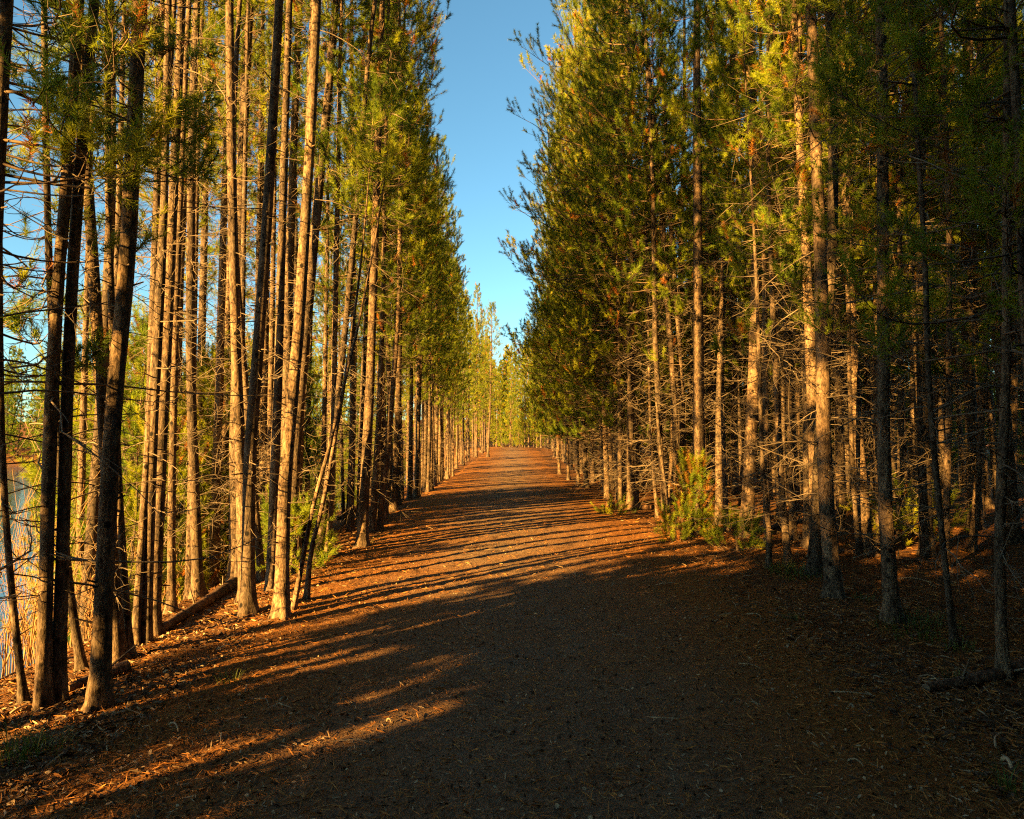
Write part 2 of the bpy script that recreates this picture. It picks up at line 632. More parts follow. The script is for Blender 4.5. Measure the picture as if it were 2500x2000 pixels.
def build_setting():
    rng = R(5)
    xs = axis_grid([(-1500, -200, 130), (-200, -40, 8), (-40, -9, 1), (-9, -5, .25), (-5, 6, .085), (6, 14, .4), (14, 60, 3), (60, 1500, 160)])
    ys = axis_grid([(-300, -20, 40), (-20, 1, 1.2), (1, 14, .085), (14, 30, .25), (30, 110, 1.), (110, 260, 10), (260, 2500, 280)])

    def gz(X, Y):
        q = R(3).normal(size=X.shape)
        q2 = R(4).normal(size=X.shape)
        near = (1 - sstep(14, 25, Y)) * (1 - sstep(6, 9, np.abs(X)))
        dirt = .006 + .012 * sstep(2.6, 3.6, np.abs(X - .1))
        under = -.035 * (1 - sstep(2.3, 2.9, np.abs(X - path_c(Y)))) * sstep(-3, 0, Y)
        return zg(X, Y) + near * dirt * (.6 * q + .5 * q2) + under
    sheet('ground', xs, ys, gz, M_SOIL)

    # path: a sheet of its own with an irregular edge
    ys = axis_grid([(-6, 1.4, .5), (1.4, 14, .07), (14, 40, .2), (40, 104, .8)])
    u = np.linspace(-1, 1, 74)
    Yv = ys[:, None] + 0 * u
    edge = 2.75 + .12 * np.sin(ys * 1.9) + .1 * np.sin(ys * .77 + 1) + .05 * rng.normal(size=len(ys))
    edge2 = 2.85 + .12 * np.sin(ys * 1.6 + 2) + .1 * np.sin(ys * .67) + .05 * rng.normal(size=len(ys))
    half = np.where(u[None] < 0, edge[:, None], edge2[:, None])
    Xv = path_c(ys)[:, None] + u[None] * half
    Zv = zg(Xv, Yv) + .004 + .004 * rng.normal(size=Xv.shape) * (1 - sstep(14, 25, Yv)) - .05 * sstep(.93, 1, np.abs(u))[None]
    V = np.stack([Xv, Yv, Zv], -1).reshape(-1, 3)
    i = np.arange(len(V)).reshape(Xv.shape)
    F = np.stack([i[:-1, :-1], i[:-1, 1:], i[1:, 1:], i[1:, :-1]], -1).reshape(-1, 4)
    mb = MB()
    mb.add(V, F)
    tag(mb.build('path', [M_PATH]), kind='structure')

    # lake
    m, nt, out = mat('lake_water')
    tc = nd(nt, 'TexCoord')
    mp = nd(nt, 'Mapping')
    mp.inputs['Scale'].default_value = (1, 1, 1)
    nt.links.new(tc.outputs['Object'], mp.inputs[0])
    f = noise(nt, mp.outputs[0], 3.0, 3, .5)
    p = nd(nt, 'BsdfPrincipled', Roughness=.08)
    p.inputs['Base Color'].default_value = (.015, .04, .08, 1)
    b = nd(nt, 'Bump', Strength=.25, Distance=.05)
    nt.links.new(f, b.inputs['Height'])
    nt.links.new(b.outputs[0], p.inputs['Normal'])
    nt.links.new(p.outputs[0], out.inputs[0])
    sheet('lake', np.linspace(-260, -5, 30), np.linspace(-8, 320, 40), lambda X, Y: LAKE_Z + 0 * X, m)


def build_litter():
    """needles, chips and bits of twig lying on the ground: nobody could count them."""
    rng = R(77)
    mb = MB()

    def strew(n, x0, x1, d0, d1, ln, wd, m, curl=.0):
        # density falls with distance: uniform in 1/d
        d = 1 / rng.uniform(1 / d1, 1 / d0, n)
        x = rng.uniform(x0, x1, n)
        keep = (np.abs(x) < .8 * d + .6) & (rng.random(n) < .45 + .55 * sstep(1.0, 2.4, np.abs(x - .1 + .4 * np.sin(d * 1.3))))
        d, x = d[keep], x[keep]
        k = len(d)
        a = rng.uniform(0, 2 * PI, k)
        L = ln * rng.uniform(.5, 1.6, k)
        W = wd * rng.uniform(.6, 1.4, k)
        c, s = np.cos(a), np.sin(a)
        z = zg(x, d) + .008 + rng.random(k) * .012
        tilt = rng.normal(size=k) * .25
        dx, dy, dz = c * L / 2, s * L / 2, tilt * L / 2
        ex, ey = -s * W / 2, c * W / 2
        bow = (rng.normal(size=k) * curl * L)
        p = np.stack([x, d, z], -1)
        q = np.stack([dx, dy, np.abs(dz)], -1)
        e = np.stack([ex, ey, rng.normal(size=k) * W * .5], -1)
        mid = np.stack([-s * bow, c * bow, np.abs(bow) * .3], -1)
        V = np.stack([p - q - e * .4, p - q + e * .4, p + mid + e, p + mid - e, p + q + e * .4, p + q - e * .4], 1)
        i = np.arange(k)[:, None] * 6
        F = np.concatenate([i + [0, 3, 2, 1], i + [3, 5, 4, 2]])
        mb.add(V.reshape(-1, 3), F, m, False)
    strew(60000, -5, 5.5, 2.2, 14, .055, .0035, 0)
    strew(9000, -5, 6.5, 2.2, 14, .04, .0035, 1)
    strew(26000, -4, 5, 2.2, 12, .02, .009, 2, .1)
    strew(9000, -4, 5, 2.2, 12, .016, .009, 1, .1)
    strew(14000, -5.5, -2.2, 2.5, 14, .042, .009, 2, .15)
    strew(4000, -5.5, -2.2, 2.5, 14, .042, .008, 1, .15)
    strew(14000, 2.3, 7.5, 2.5, 14, .06, .008, 2, .2)
    strew(9000, 2.3, 8, 2.5, 16, .09, .005, 0, .2)
    strew(1500, 2.3, 8, 2.5, 16, .08, .005, 1, .25)
    strew(260, -5, 8, 3.5, 16, .20, .006, 1, .2)
    tag(mb.build('needle_litter', M_CHIP), 'brown pine needles, chips and twig bits strewn over the ground', 'needle litter', kind='stuff')


# ================================================================== HEROES (pixels of the 2500 x 2000 photo)
def build_heroes():
    PB, DK = .0, PI
    H_ = lambda *a, **k: hero(*a, **dict(dict(gap=(.38, .62), per=(3, 4)), **k))
    low = lambda n, a, b, az, sp, l: (n, a, b, az, sp, l)
    # ---- lake side
    H_('dark pine cut by the picture edge, low green boughs beside its stem', [(-75, 1800), (-48, 1400), (-22, 900), (2, 430), (26, 0)], 46, 14, 6.5, 1, 1.01, low=low(20, 2.6, 6, .6, 1.5, 1.1), dead=(45, .8))
    H_('thin dark pine at lake edge among bare willow stems', [(58, 1720), (52, 1500), (50, 1230), (60, 955), (67, 840), (78, 620), (85, 300), (92, 0)], 17, 11, 5.6, 2, 0.78, low=low(26, 2.0, 4.6, .2, 3, .9), dead=(50, .7))
    H_('paler stem of twin dark pines rooted close together above the lake', [(105, 1728), (117, 1300), (131, 900), (150, 640), (172, 400), (200, 0)], 36, 15, 8, 3, 1.01, low=low(5, 2.5, 5, 2.5, 2, .9), dead=(60, .8))
    H_('darker stem of twin pines rooted close together above the lake', [(142, 1716), (155, 1300), (167, 900), (191, 464), (229, 58), (235, 0)], 34, 15, 8, 4, 1.01, low=low(5, 2.6, 5, 1.2, 2, .8), dead=(60, .7))
    H_('thick dark pine with lichen speckled bark beside the short broken log', [(242, 1728), (262, 1300), (286, 900), (313, 725), (333, 348), (351, 0)], 47, 16, 8.5, 5, 1.01, low=low(3, 3.2, 5.5, .3, 2, .6), dead=(34, .5))
    H_('slim wavy pine standing behind the twin dark pines, base kinked', [(200, 1638), (184, 1396), (190, 1065), (191, 900), (205, 400), (214, 0)], 20, 13, 7, 6, 0.70, dead=(60, .7))
    H_('sunlit tan pine partly hidden behind thick dark pine', [(288, 1618), (284, 1300), (275, 985), (262, 580), (247, 58), (245, 0)], 33, 15, 8, 7, 0.86, dead=(70, .6))
    H_('slim dark pine hugging the far side of thick speckled pine', [(316, 1606), (308, 1400), (302, 1175), (297, 522), (304, 116), (307, 0)], 21, 14, 7.5, 8, 0.70, dead=(60, .6))
    H_('slim straight pine two steps before the long fallen log', [(330, 1577), (341, 1175), (353, 900), (371, 290), (383, 0)], 20, 14, 7.5, 9, 0.70, dead=(60, .6))
    H_('tan flaky pine seen between two slim dark pines near log end', [(357, 1570), (362, 1300), (366, 1065), (385, 580), (392, 0)], 25, 15, 8, 10, 0.78, dead=(60, .6))
    H_('banded dark and gold pine at the lower end of fallen log', [(374, 1552), (391, 1010), (398, 870), (412, 406), (428, 0)], 31, 16, 8, 11, 0.94, dead=(60, .6))
    H_('pale slender pine fully sunlit behind the fallen log', [(418, 1497), (420, 1200), (427, 955), (432, 754), (452, 290), (466, 0)], 21, 15, 8, 12, 0.78, dead=(80, .7))
    H_('straight gold pine of close pair behind fallen log, thicker one', [(484, 1458), (486, 900), (493, 580), (499, 232), (504, 0)], 25, 15, 8.5, 13, 0.86, dead=(70, .6))
    H_('thinner gold pine of close pair behind fallen log', [(504, 1435), (502, 900), (507, 560), (514, 0)], 18, 15, 8.5, 14, 0.78, dead=(70, .6))
    H_('tall tan pine standing just behind the dark sided path edge pine', [(600, 1470), (594, 1100), (590, 900), (586, 450), (584, 0)], 31, 16, 7.8, 15, 0.88, dead=(70, .6))
    H_('stout path edge pine, sunlit below and dark above, upper end of log', [(605, 1498), (601, 1250), (600, 1103), (614, 900), (630, 600), (642, 348), (657, 0)], 36, 16, 7.8, 16, 0.96, dead=(50, .5))
    H_('slim lit pine stem touching the stout dark sided pine', [(640, 1420), (636, 1022), (625, 700), (617, 580), (610, 0)], 17, 14, 7.8, 17, 0.72, dead=(60, .6))
    H_('stout dark based pine at path edge, foot set on bare needle ground', [(687, 1508), (683, 1250), (687, 1103), (704, 900), (726, 406), (743, 0)], 37, 16.5, 7.8, 18, 0.96, dead=(40, .5))
    H_('gold flaky pine rising behind the stout dark based pine', [(662, 1438), (668, 1150), (675, 940), (685, 464), (697, 58), (699, 0)], 27, 16, 7.8, 19, 0.88, dead=(70, .6))
    H_('gold pine leaning strongly toward the path, crossing its neighbour', [(708, 1378), (713, 1300), (722, 1100), (738, 950), (778, 522), (807, 232), (825, 0)], 29, 16, 7.8, 20, 0.88, dead=(60, .6))
    H_('straight gold pine crossed by the leaning gold pine', [(722, 1368), (740, 1050), (758, 760), (771, 464), (784, 58), (787, 0)], 23, 16, 7.8, 21, 0.8, dead=(70, .6))
    H_('very thin dead sapling leaning far over toward the path', [(716, 1490), (738, 1380), (761, 1265), (782, 1180), (806, 1103), (850, 920), (877, 811), (911, 640)], 13, 4.9, 4.5, 22, .5, dead=(22, .4), low=low(7, 4.2, 4.8, 0, 3, .5), name='leaning_sapling', cat='sapling')
    H_('thin curved sapling at path edge behind the leaning dead sapling', [(749, 1464), (757, 1346), (789, 1224), (806, 1123), (828, 1000), (848, 870)], 13, 5.5, 4.2, 23, .5, dead=(30, .5), name='leaning_sapling', cat='sapling')
    H_('slender tan pine bowed outward over shaded trunks, path side of leaning pine', [(777, 1366), (792, 1250), (812, 1080), (845, 800), (871, 522), (900, 145), (917, 0)], 18, 15, 6, 24, .9, dead=(70, .6))
    H_('dark slim pine just past the bowed slender tan pine', [(800, 1361), (808, 1200), (812, 1100), (820, 700), (830, 200), (833, 0)], 17, 14, 5, 25, .9, dead=(60, .6))
    H_('bright cream pine standing alone at path edge with bare base', [(883, 1335), (890, 1180), (898, 1022), (902, 900), (914, 464), (926, 58), (928, 0)], 25, 16, 5.5, 26, .95, dead=(70, .6), bias=(0, .2))
    H_('dark slim pine beside the bright cream pine', [(909, 1298), (916, 1150), (923, 1022), (930, 800), (938, 300), (944, 0)], 15, 15, 4.5, 27, .85, dead=(60, .6), bias=(0, .2))
    H_('dark pine leaning to path with bushy boughs against the sky', [(925, 1294), (934, 1200), (944, 1103), (960, 940), (975, 754), (980, 232), (974, 0)], 15, 15, 3.6, 28, .78, dead=(50, .6), bias=(.2, .2), per=(4, 5), gap=(.24, .38))
    H_('thin pine after the dark leaning one at bend of path edge', [(938, 1279), (946, 1150), (955, 1000), (968, 600), (985, 200), (990, 0)], 12, 14, 3.4, 29, .7, dead=(50, .6), bias=(0, .2), per=(4, 5), gap=(.24, .38))
    for k, (x, y, w) in enumerate(((1004, 1208, 10), (1014, 1203, 8), (1030, 1193, 9), (1043, 1184, 10), (1056, 1177, 9), (1079, 1166, 11), (1101, 1155, 9))):
        d = ('first', 'second', 'third', 'fourth', 'fifth', 'sixth', 'seventh')[k]
        H_(f'{d} slim gold trunk in lakeside row after the gap past dark pines', [(x, y), (x + 2, 900), (x + 3, 700)], w, (12.6, 11.6, 11.2, 11.8, 11.4, 12, 11.8)[k], 3.4, 60 + k, 1.0, lod='mid', dead=(50, .6), bias=(0, .3), per=(4, 5), gap=(.24, .4))
    H_('pale thin leaning trunk where the lakeside row meets far path', [(1191, 1116), (1197, 1000), (1199, 900)], 6, 12.6, 4, 70, 1.5, lod='mid', gap=(.24, .36), per=(4, 5), dead=(40, .6))
    # ---- forest side
    edge = dict(bias=(PI, .42), per=(4, 5), gap=(.25, .4), full=.8)
    edge2 = dict(edge, bias=(PI, .15))
    H_('big cream sunlit pine standing tall behind the young green pine', [(1710, 1300), (1709, 1130), (1708, 985), (1707, 464), (1705, 200), (1704, 0)], 30, 18, 5.5, 31, 1.2, dead=(90, .7), low=low(6, 3.0, 5, PI, 1.4, .8))
    H_('thin lit stem close beside the big cream pine', [(1727, 1240), (1728, 927), (1742, 464), (1751, 174), (1754, 0)], 9, 13, 6, 32, .8, dead=(60, .6))
    H_('cream pine at path edge, thickest of a tight clump of trunks', [(1624, 1274), (1615, 1190), (1605, 1113), (1591, 939), (1583, 869), (1577, 600), (1572, 200), (1570, 0)], 15, 17, 5.0, 33, 1.5, dead=(130, .9), **edge)
    H_('thin stem at front of tight clump of cream trunks', [(1638, 1283), (1628, 1200), (1612, 1100), (1604, 960), (1600, 700)], 8, 12, 5, 34, .8, dead=(70, .7))
    H_('thin pale stem on path side of tight cream clump', [(1606, 1265), (1598, 1190), (1591, 1113), (1585, 950), (1580, 700)], 8, 13, 4.4, 35, 1.1, dead=(70, .7), bias=(PI, .4))
    H_('brown bent pine rising behind the tight cream clump', [(1656, 1268), (1652, 1150), (1647, 1009), (1629, 754), (1606, 406), (1577, 116), (1565, 0)], 17, 18, 6, 36, 1.5, dead=(100, .9), bias=(PI, .35), per=(4, 5), gap=(.22, .38), full=.7)
    H_('brown straight pine just behind the bent brown pine', [(1668, 1262), (1664, 1100), (1655, 900), (1630, 600), (1612, 300), (1602, 0)], 16, 17, 6.5, 37, 1.3, dead=(90, .8), bias=(PI, .3))
    H_('stout short looking cream trunk under dense boughs by low bush', [(1541, 1243), (1539, 1180), (1537, 1096), (1534, 900), (1530, 500)], 20, 18.5, 3.0, 38, 2.7, dead=(110, .9), **edge)
    H_('slim cream trunk under overhanging boughs beyond the low bush', [(1515, 1236), (1512, 1150), (1510, 1000), (1500, 500)], 12, 17, 3.4, 39, 2.0, dead=(90, .9), **edge)
    H_('grey trunk with swollen foot where the forest edge turns', [(1483, 1218), (1480, 1150), (1474, 1000), (1465, 600)], 13, 18, 2.8, 40, 2.3, dead=(90, .9), **edge)
    H_('bright cream trunk halfway down the forest edge, boughs hiding its top', [(1432, 1191), (1428, 1120), (1424, 1043), (1420, 700)], 12, 19.5, 2.6, 41, 2.1, dead=(80, .8), lod='mid', **edge)
    H_('slim trunk on far side of the bright cream edge trunk', [(1412, 1186), (1408, 1080), (1402, 700)], 8, 17.5, 2.4, 42, 1.8, dead=(70, .8), lod='mid', **edge2)
    H_('forest edge pine with long bare tipped branch poking into the sky', [(1388, 1172), (1384, 1080), (1380, 700)], 8, 18.5, 2.2, 43, 1.9, dead=(60, .8), lod='mid', **edge2)
    H_('bushy pine before the bright yellow crowns at the path end', [(1366, 1158), (1362, 1080), (1358, 700)], 7, 17.2, 2.0, 44, 1.7, dead=(60, .8), lod='mid', **edge2)
    H_('grey pine with gold light patches, smaller of the dark pair', [(1988, 1404), (1984, 1097), (1984, 900), (1992, 700), (1994, 406), (1985, 58), (1984, 0)], 29, 17, 5.5, 45, 1.3, low=low(5, 3.2, 6, PI, 1.8, .8), dead=(70, .8))
    H_('thick dark grey pine, larger of the pair, flared foot', [(2038, 1458), (2026, 1300), (2019, 1146), (2021, 900), (2022, 695), (2011, 174), (2006, 0)], 41, 18, 6, 46, 1.4, low=low(4, 3.4, 6, PI, 1.6, .8), dead=(60, .8))
    H_('grey shaded pine with knotted bark and grass at its foot', [(2180, 1517), (2168, 1330), (2162, 1146), (2164, 900), (2165, 580), (2168, 290), (2162, 0)], 37, 17, 5.5, 47, 1.4, low=low(7, 2.6, 5.5, PI * .8, 2.2, .9), dead=(60, .75))
    H_('thin grey pine leaning away from its foot in deep shade', [(2330, 1579), (2312, 1460), (2290, 1344), (2270, 1200), (2255, 1097), (2231, 900), (2223, 695), (2200, 406), (2190, 200)], 16, 12, 4.5, 48, 1., low=low(6, 2.5, 5, 2.5, 2, 1.), dead=(60, .9))
    H_('grey pine beside the dark fallen log, slight bend at base', [(2450, 1656), (2436, 1450), (2428, 1245), (2436, 1050), (2440, 949), (2435, 811), (2429, 348), (2425, 0)], 27, 14, 4., 49, 1.4, low=low(10, 2.2, 4.5, 2.6, 2.2, 1.1), dead=(60, .8))
    H_('pale trunk entering at the picture edge above the dark log', [(2560, 1690), (2535, 1200), (2510, 700), (2499, 320), (2490, 174), (2482, 0)], 30, 14, 4, 50, 1.4, low=low(12, 2.2, 4.8, 2.8, 1.6, 1.3), dead=(46, .8))
    H_('slim dark grey pine between young green pine and light patched pine', [(1925, 1384), (1922, 1250), (1923, 1097), (1924, 900), (1922, 580), (1912, 200), (1907, 0)], 16, 15, 4.5, 51, 1.2, low=low(10, 2, 5, PI, 2, .9), dead=(80, .8))
    H_('orange lit slim pine seen past the thin leaning grey pine', [(2310, 1384), (2308, 1200), (2310, 1000), (2304, 580), (2281, 58), (2280, 0)], 16, 15, 5, 52, 1.1, low=low(8, 2.5, 5, PI, 2, 1.), dead=(80, .9))
    H_('dark pine with wide foot deep between two grey pines', [(2119, 1357), (2112, 1200), (2108, 1048), (2100, 700), (2085, 300)], 27, 16, 5.5, 53, 1.2, dead=(80, .9))
    H_('thin dark stem leaning against the wide footed dark pine', [(2098, 1357), (2085, 1250), (2076, 1120), (2066, 950), (2060, 700)], 11, 12, 5, 54, .9, dead=(60, .8))
    H_('twisted thin bare sapling at edge of shade past young pine', [(1878, 1386), (1874, 1280), (1858, 1180), (1851, 1097), (1843, 900), (1838, 700)], 12, 8, 4, 55, .8, dead=(90, .8), dz=(.2, 5))
    H_('dark thin trunk rising behind the young green pine', [(1776, 1296), (1777, 1150), (1782, 999), (1786, 700), (1790, 300)], 11, 14, 5, 56, .9, dead=(90, .8))
    H_('dim trunk deep in shade toward the picture edge', [(2374, 1345), (2372, 1150), (2368, 950), (2360, 500)], 16, 14, 4.5, 57, 1.2, dead=(80, .9), low=low(8, 2, 5, PI, 2, 1.))


# ================================================================== VARIANTS, FILLERS
def make_variant(seed, H, r0, zc, Lmax, lod, dead, **kw):
    rng = R(seed)
    gz = np.linspace(0, H, 60)
    a, b = rng.normal(size=2) * .012, rng.normal(size=2)
    gx = gz * a[0] + .10 * b[0] * np.sin(gz / H * 5 + seed)
    gy = gz * a[1] + .10 * b[1] * np.sin(gz / H * 4 + seed * 2)
    gx, gy = gx - gx[0], gy - gy[0]
    axis = lambda q: (np.interp(q, gz, gx), np.interp(q, gz, gy))
    rad = radius_fn(r0, H)
    tr, cr, dd = MB(), MB(), MB()
    trunk_arrays(tr, rng, axis, rad, H, 8, 22, 8)
    crown_arrays(cr, rng, axis, rad, H, zc, Lmax, lod, **kw)
    dead_branches(dd, rng, axis, rad, .6, zc + 1.5, dead[0], (dead[1] * .4, dead[1] * 1.5), 'mid' if lod in ('near', 'mid') else 'far')
    return {'trunk': tr, 'crown': cr, 'deadwood': dd}


def variant_data(parts):
    return {n: mb.data(n, PART_MATS[n]) for n, mb in parts.items() if mb.n}


def stand(data, name, x, y, rz, sc, label, group, cat='pine tree'):
    r = root(name, (x, y, float(zg(x, y)) - .02), rz, sc)
    tag(r, label, cat, group)
    for n, me in data.items():
        o = bpy.data.objects.new(n, me)
        C.objects.link(o)
        o.parent = r
        if n == 'deadwood':
            o['kind'] = 'stuff'
    return r


def place(rng, n, xf, y0, y1, gap, tries=40, young=False):
    out = []
    for _ in range(n):
        for _ in range(tries):
            y = rng.uniform(y0, y1)
            x = xf(rng, y)
            if abs(x) > .80 * y + .6 or (young and x < -.63 * y + .3):
                continue
            if all((x - a) ** 2 + (y - b) ** 2 > max(gap, g) ** 2 for a, b, g in TREES):
                TREES.append((x, y, gap))
                out.append((x, y))
                break
    return out


def tree_into(mb, parts, pos, rz, sc):
    t = MB()
    for n in ('crown', 'trunk'):
        p = parts[n]
        for F, m, sm in p.f:
            t.f.append((F + t.n, 3 if n == 'trunk' else m, sm))
        t.v.append(p.V())
        t.n += len(p.V())
    mb.merge(t, pos, rz, sc)


def build_shade(seed, low, shade, slim, pole):  # out-of-view woods, laid out for the shade they cast on the near scene
    rng = R(seed)
    mb = MB()
    for _ in range(BIGS):
        x = rng.uniform(-21, -5.2)
        off = rng.uniform(-12, SHADE)
        y = x * 1.04 + off
        if y > -x * .75 - 1.5 and y > 3:
            continue
        k = rng.integers(3)
        h = 13 * rng.uniform(.85, 1.2)
        if off > 2.8:
            continue
        tree_into(mb, shade[k], (x, y, float(zg(x, y))), rng.uniform(0, 6), h / 13)
    for x, off in ((-6.2, 7.1), (-8.8, 7.7), (-10.5, 6.8)):  # unseen slim pines added to shade the near lakeside trunks
        tree_into(mb, slim[0], (x, x * 1.04 + off, float(zg(x, x * 1.04 + off))), x, .8)
    for j in range(POLES):                    # unseen thin poles, added so light slips between them in streaks
        x = -5 - 9 * rng.random() ** 1.3
        y = x * 1.04 + (2.9 + 2.3 * rng.random() if j % 3 else 5.2 + 2.9 * rng.random())
        if -x < .8 * y + 1.0 and y > 0:
            continue
        tree_into(mb, pole[rng.integers(2)], (x, y, float(zg(x, y))), rng.uniform(0, 6), (.33 * abs(x) + 2.1) * rng.uniform(.9, 1.25) / 6)
    for _ in range(9):
        x = rng.uniform(-10, -4.6)
        y = rng.uniform(x * 1.04 - 3, x * 1.04 + 2.4)
        if -x < .8 * y + 1.2 and y > 0:
            continue
        tree_into(mb, slim[rng.integers(2)], (x, y, float(zg(x, y))), rng.uniform(0, 6), rng.uniform(.85, 1.15))
    for _ in range(80):
        x, y = rng.uniform(-12, 16), rng.uniform(-22, -3.5)
        if (abs(x) < 2.6 and y > -7) or y > x * .5 + 2:
            continue
        tree_into(mb, low[rng.integers(4)], (x, y, float(zg(x, y))), rng.uniform(0, 6), rng.uniform(.9, 1.2))
    for _ in range(40):
        x = rng.uniform(4.5, 16)
        y = rng.uniform(-6, x / .8 - 3)
        tree_into(mb, low[rng.integers(4)], (x, y, float(zg(x, y))), rng.uniform(0, 6), rng.uniform(.9, 1.2))
    o = mb.build('shade_forest', [M_LEAF, M_WOOD, M_DEAD, M_BARK])
    tag(o, 'unseen pine woods around the near end of the path, shaped to shade it', 'forest', kind='stuff')
    return o


def build_forest():
    rng = R(42)
    EB = dict(per=(3, 5), gap=(.25, .42), full=.75)
    inner = [make_variant(200 + i, 14 + i * .6, .065 + .012 * i, 5.2 - .3 * i, 1.15, 'mid', (85, .65), per=(3, 4), gap=(.3, .48)) for i in range(5)]
    inner_lake = [make_variant(210 + i, 13 + i * .7, .06 + .013 * i, 4.6 - .2 * i, 1.15, 'mid', (80, .55), per=(3, 5), gap=(.32, .52)) for i in range(4)]
    tall = [make_variant(325 + i, 13.5 + i, .065 + .015 * i, 7.2 + .3 * i, .95, 'mid', (90, .6), per=(3, 4), gap=(.4, .6)) for i in range(3)]
    farL = [make_variant(230 + i, 14 + i * .5, .075 + .01 * i, 4.0 + .35 * i, 1.5, 'far', (30, .7), per=(3, 4), gap=(.34, .52), full=.6) for i in range(4)]
    young = [make_variant(290 + i, 3.2 + i * .7, .035, .25, .8 + .08 * i, 'mid', (6, .3), per=(4, 6), gap=(.2, .32), full=.8) for i in range(3)]
    edgeL = [make_variant(220 + i, 13.2 + i * .5, .06 + .012 * i, 3.9 + .4 * i, 1.25, 'mid', (55, .6), per=(3, 5), gap=(.3, .46), bias=(0, .3)) for i in range(4)]
    edgeR = [make_variant(240 + i, 16 + i * .8, .07 + .012 * i, 1.9 + .4 * i, 2.1, 'mid', (80, .9), bias=(PI, .35), **EB) for i in range(4)]
    far = [make_variant(260 + i, 13.5 + i * .6, .08 + .01 * i, 1.7 + .3 * i, 1.35, 'far', (26, .7), per=(4, 5), gap=(.3, .46), full=.7) for i in range(5)]
    low = [make_variant(280 + i, 12.5 + i, .08, .5 + .3 * i, 1.6, 'vfar', (8, .8), per=(4, 5), gap=(.45, .65), full=.8) for i in range(4)]
    pole = [make_variant(315 + i, 6.0, .075 + .02 * i, 4.9, .5, 'vfar', (14, .4), per=(3, 4), gap=(.4, .5), full=.8) for i in range(2)]
    slim = [make_variant(305 + i, 14 + i, .06 + .02 * i, 5.0 + .6 * i, 1.1, 'vfar', (30, .7), per=(3, 4), gap=(.5, .7), full=.6) for i in range(2)]
    shade = [make_variant(295 + i, 13 + i, .09, 2.6 + .5 * i, 1.5, 'vfar', (8, .8), per=(4, 5), gap=(.45, .65), full=.8) for i in range(3)]
    dI, dL, dR, dF, dN, dY, dE, dT = ([variant_data(v) for v in vs] for vs in (inner, edgeL, edgeR, far, inner_lake, young, farL, tall))

    # lake-side strip
    wl = lambda y: 3.4 + 1.6 * float(sstep(9, 30, y))
    rng = R(421)
    for x, y in place(rng, 26, lambda g, y: -2.9 - .35 * g.random(), 13.5, 34, .55):
        stand(dL[rng.integers(4)], 'pine_tree', x, y, rng.uniform(-.5, .5), rng.uniform(.66, .96) if y > 20 else rng.uniform(.85, 1.05), 'slim gold trunk lining the lakeside path edge, boughs starting low', 'path edge pines, lake side')
    rng = R(422)
    for x, y in place(rng, 30, lambda g, y: path_c(y) - 2.85 - .5 * g.random(), 34, 88, .6):
        stand(dE[rng.integers(4)], 'pine_tree', x, y, rng.uniform(-3, 3), rng.uniform(.62, .94), 'small looking gold pine in the lakeside row far along the path', 'far path edge pines, lake side')
    rng = R(423)
    for x, y in [q for a in ((20, 8.5, 14), (20, 14, 30)) for q in place(rng, a[0], lambda g, y: -3.2 - wl(y) * g.random(), a[1], a[2], .5)]:
        stand(dT[rng.integers(3)] if y < 16 else dN[rng.integers(4)], 'pine_tree', x, y, rng.uniform(0, 6.3), rng.uniform(.8, 1.05), 'lit pine trunk deep in the crowded lakeside strip behind path edge pines', 'lakeside strip pines')
    rng = R(424)
    for x, y in place(rng, 10, lambda g, y: -3.6 - wl(y) * g.random(), 32, 80, .8):
        stand(dE[rng.integers(4)], 'pine_tree', x, y, rng.uniform(0, 6.3), rng.uniform(.75, .95), 'distant pine in lakeside strip seen between nearer trunks', 'far lakeside strip pines')
    rng = R(425)
    for x, y in [q for i in range(76) for q in place(rng, 1, lambda g, y: -3.9 - (1.8 + wl(y)) * (.3 + .7 * g.random()), 8.5 + 8 * (i % 2), 18 + 32 * (i % 2), .5, young=True)]:
        stand(dY[rng.integers(3)], 'pine_sapling', x, y, rng.uniform(0, 6.3), rng.uniform(.75, 1.6 if y < 17 else .95), 'low yellow green young pine on the bank between trunks and lake', 'young pines on the bank', 'young pine')
    # forest edge row
    rng = R(426)
    for x, y in place(rng, 26, lambda g, y: 2.95 + .6 * g.random() + .45 * float(sstep(20, 28, y)), 17.5, 40, .8):
        stand(dR[rng.integers(4)], 'pine_tree', x, y, rng.uniform(-.5, .5), rng.uniform(.85, 1.06), 'leafy pine in the dense green forest edge wall overhanging path', 'forest edge pines')
    rng = R(427)
    for x, y in place(rng, 26, lambda g, y: path_c(y) + 3.6 + .9 * g.random(), 40, 92, .9):
        stand(dF[rng.integers(5)], 'pine_tree', x, y, rng.uniform(-3, 3), rng.uniform(.95, 1.2), 'yellow lit pine far along the forest edge of the path', 'far forest edge pines')
    # inside the forest
    rng = R(428)
    for x, y in place(rng, 78, lambda g, y: 4.1 + (.8 * y - 3) * g.random() ** 1.25, 8.5, 24, .75):
        stand(dI[rng.integers(5)], 'pine_tree', x, y, rng.uniform(0, 6.3), rng.uniform(.72, 1.1), 'shaded pine trunk within the crowded forest interior', 'forest interior pines')
    rng = R(429)
    for x, y in place(rng, 14, lambda g, y: 4.2 + min(16, .8 * y - 3) * g.random(), 24, 40, 1.0):
        stand(dI[rng.integers(5)] if rng.random() < .5 else dF[rng.integers(5)], 'pine_tree', x, y, rng.uniform(0, 6.3), rng.uniform(.85, 1.12), 'dim pine far inside the forest, seen between closer trunks', 'deep forest pines')
    # end of the path
    rng = R(430)
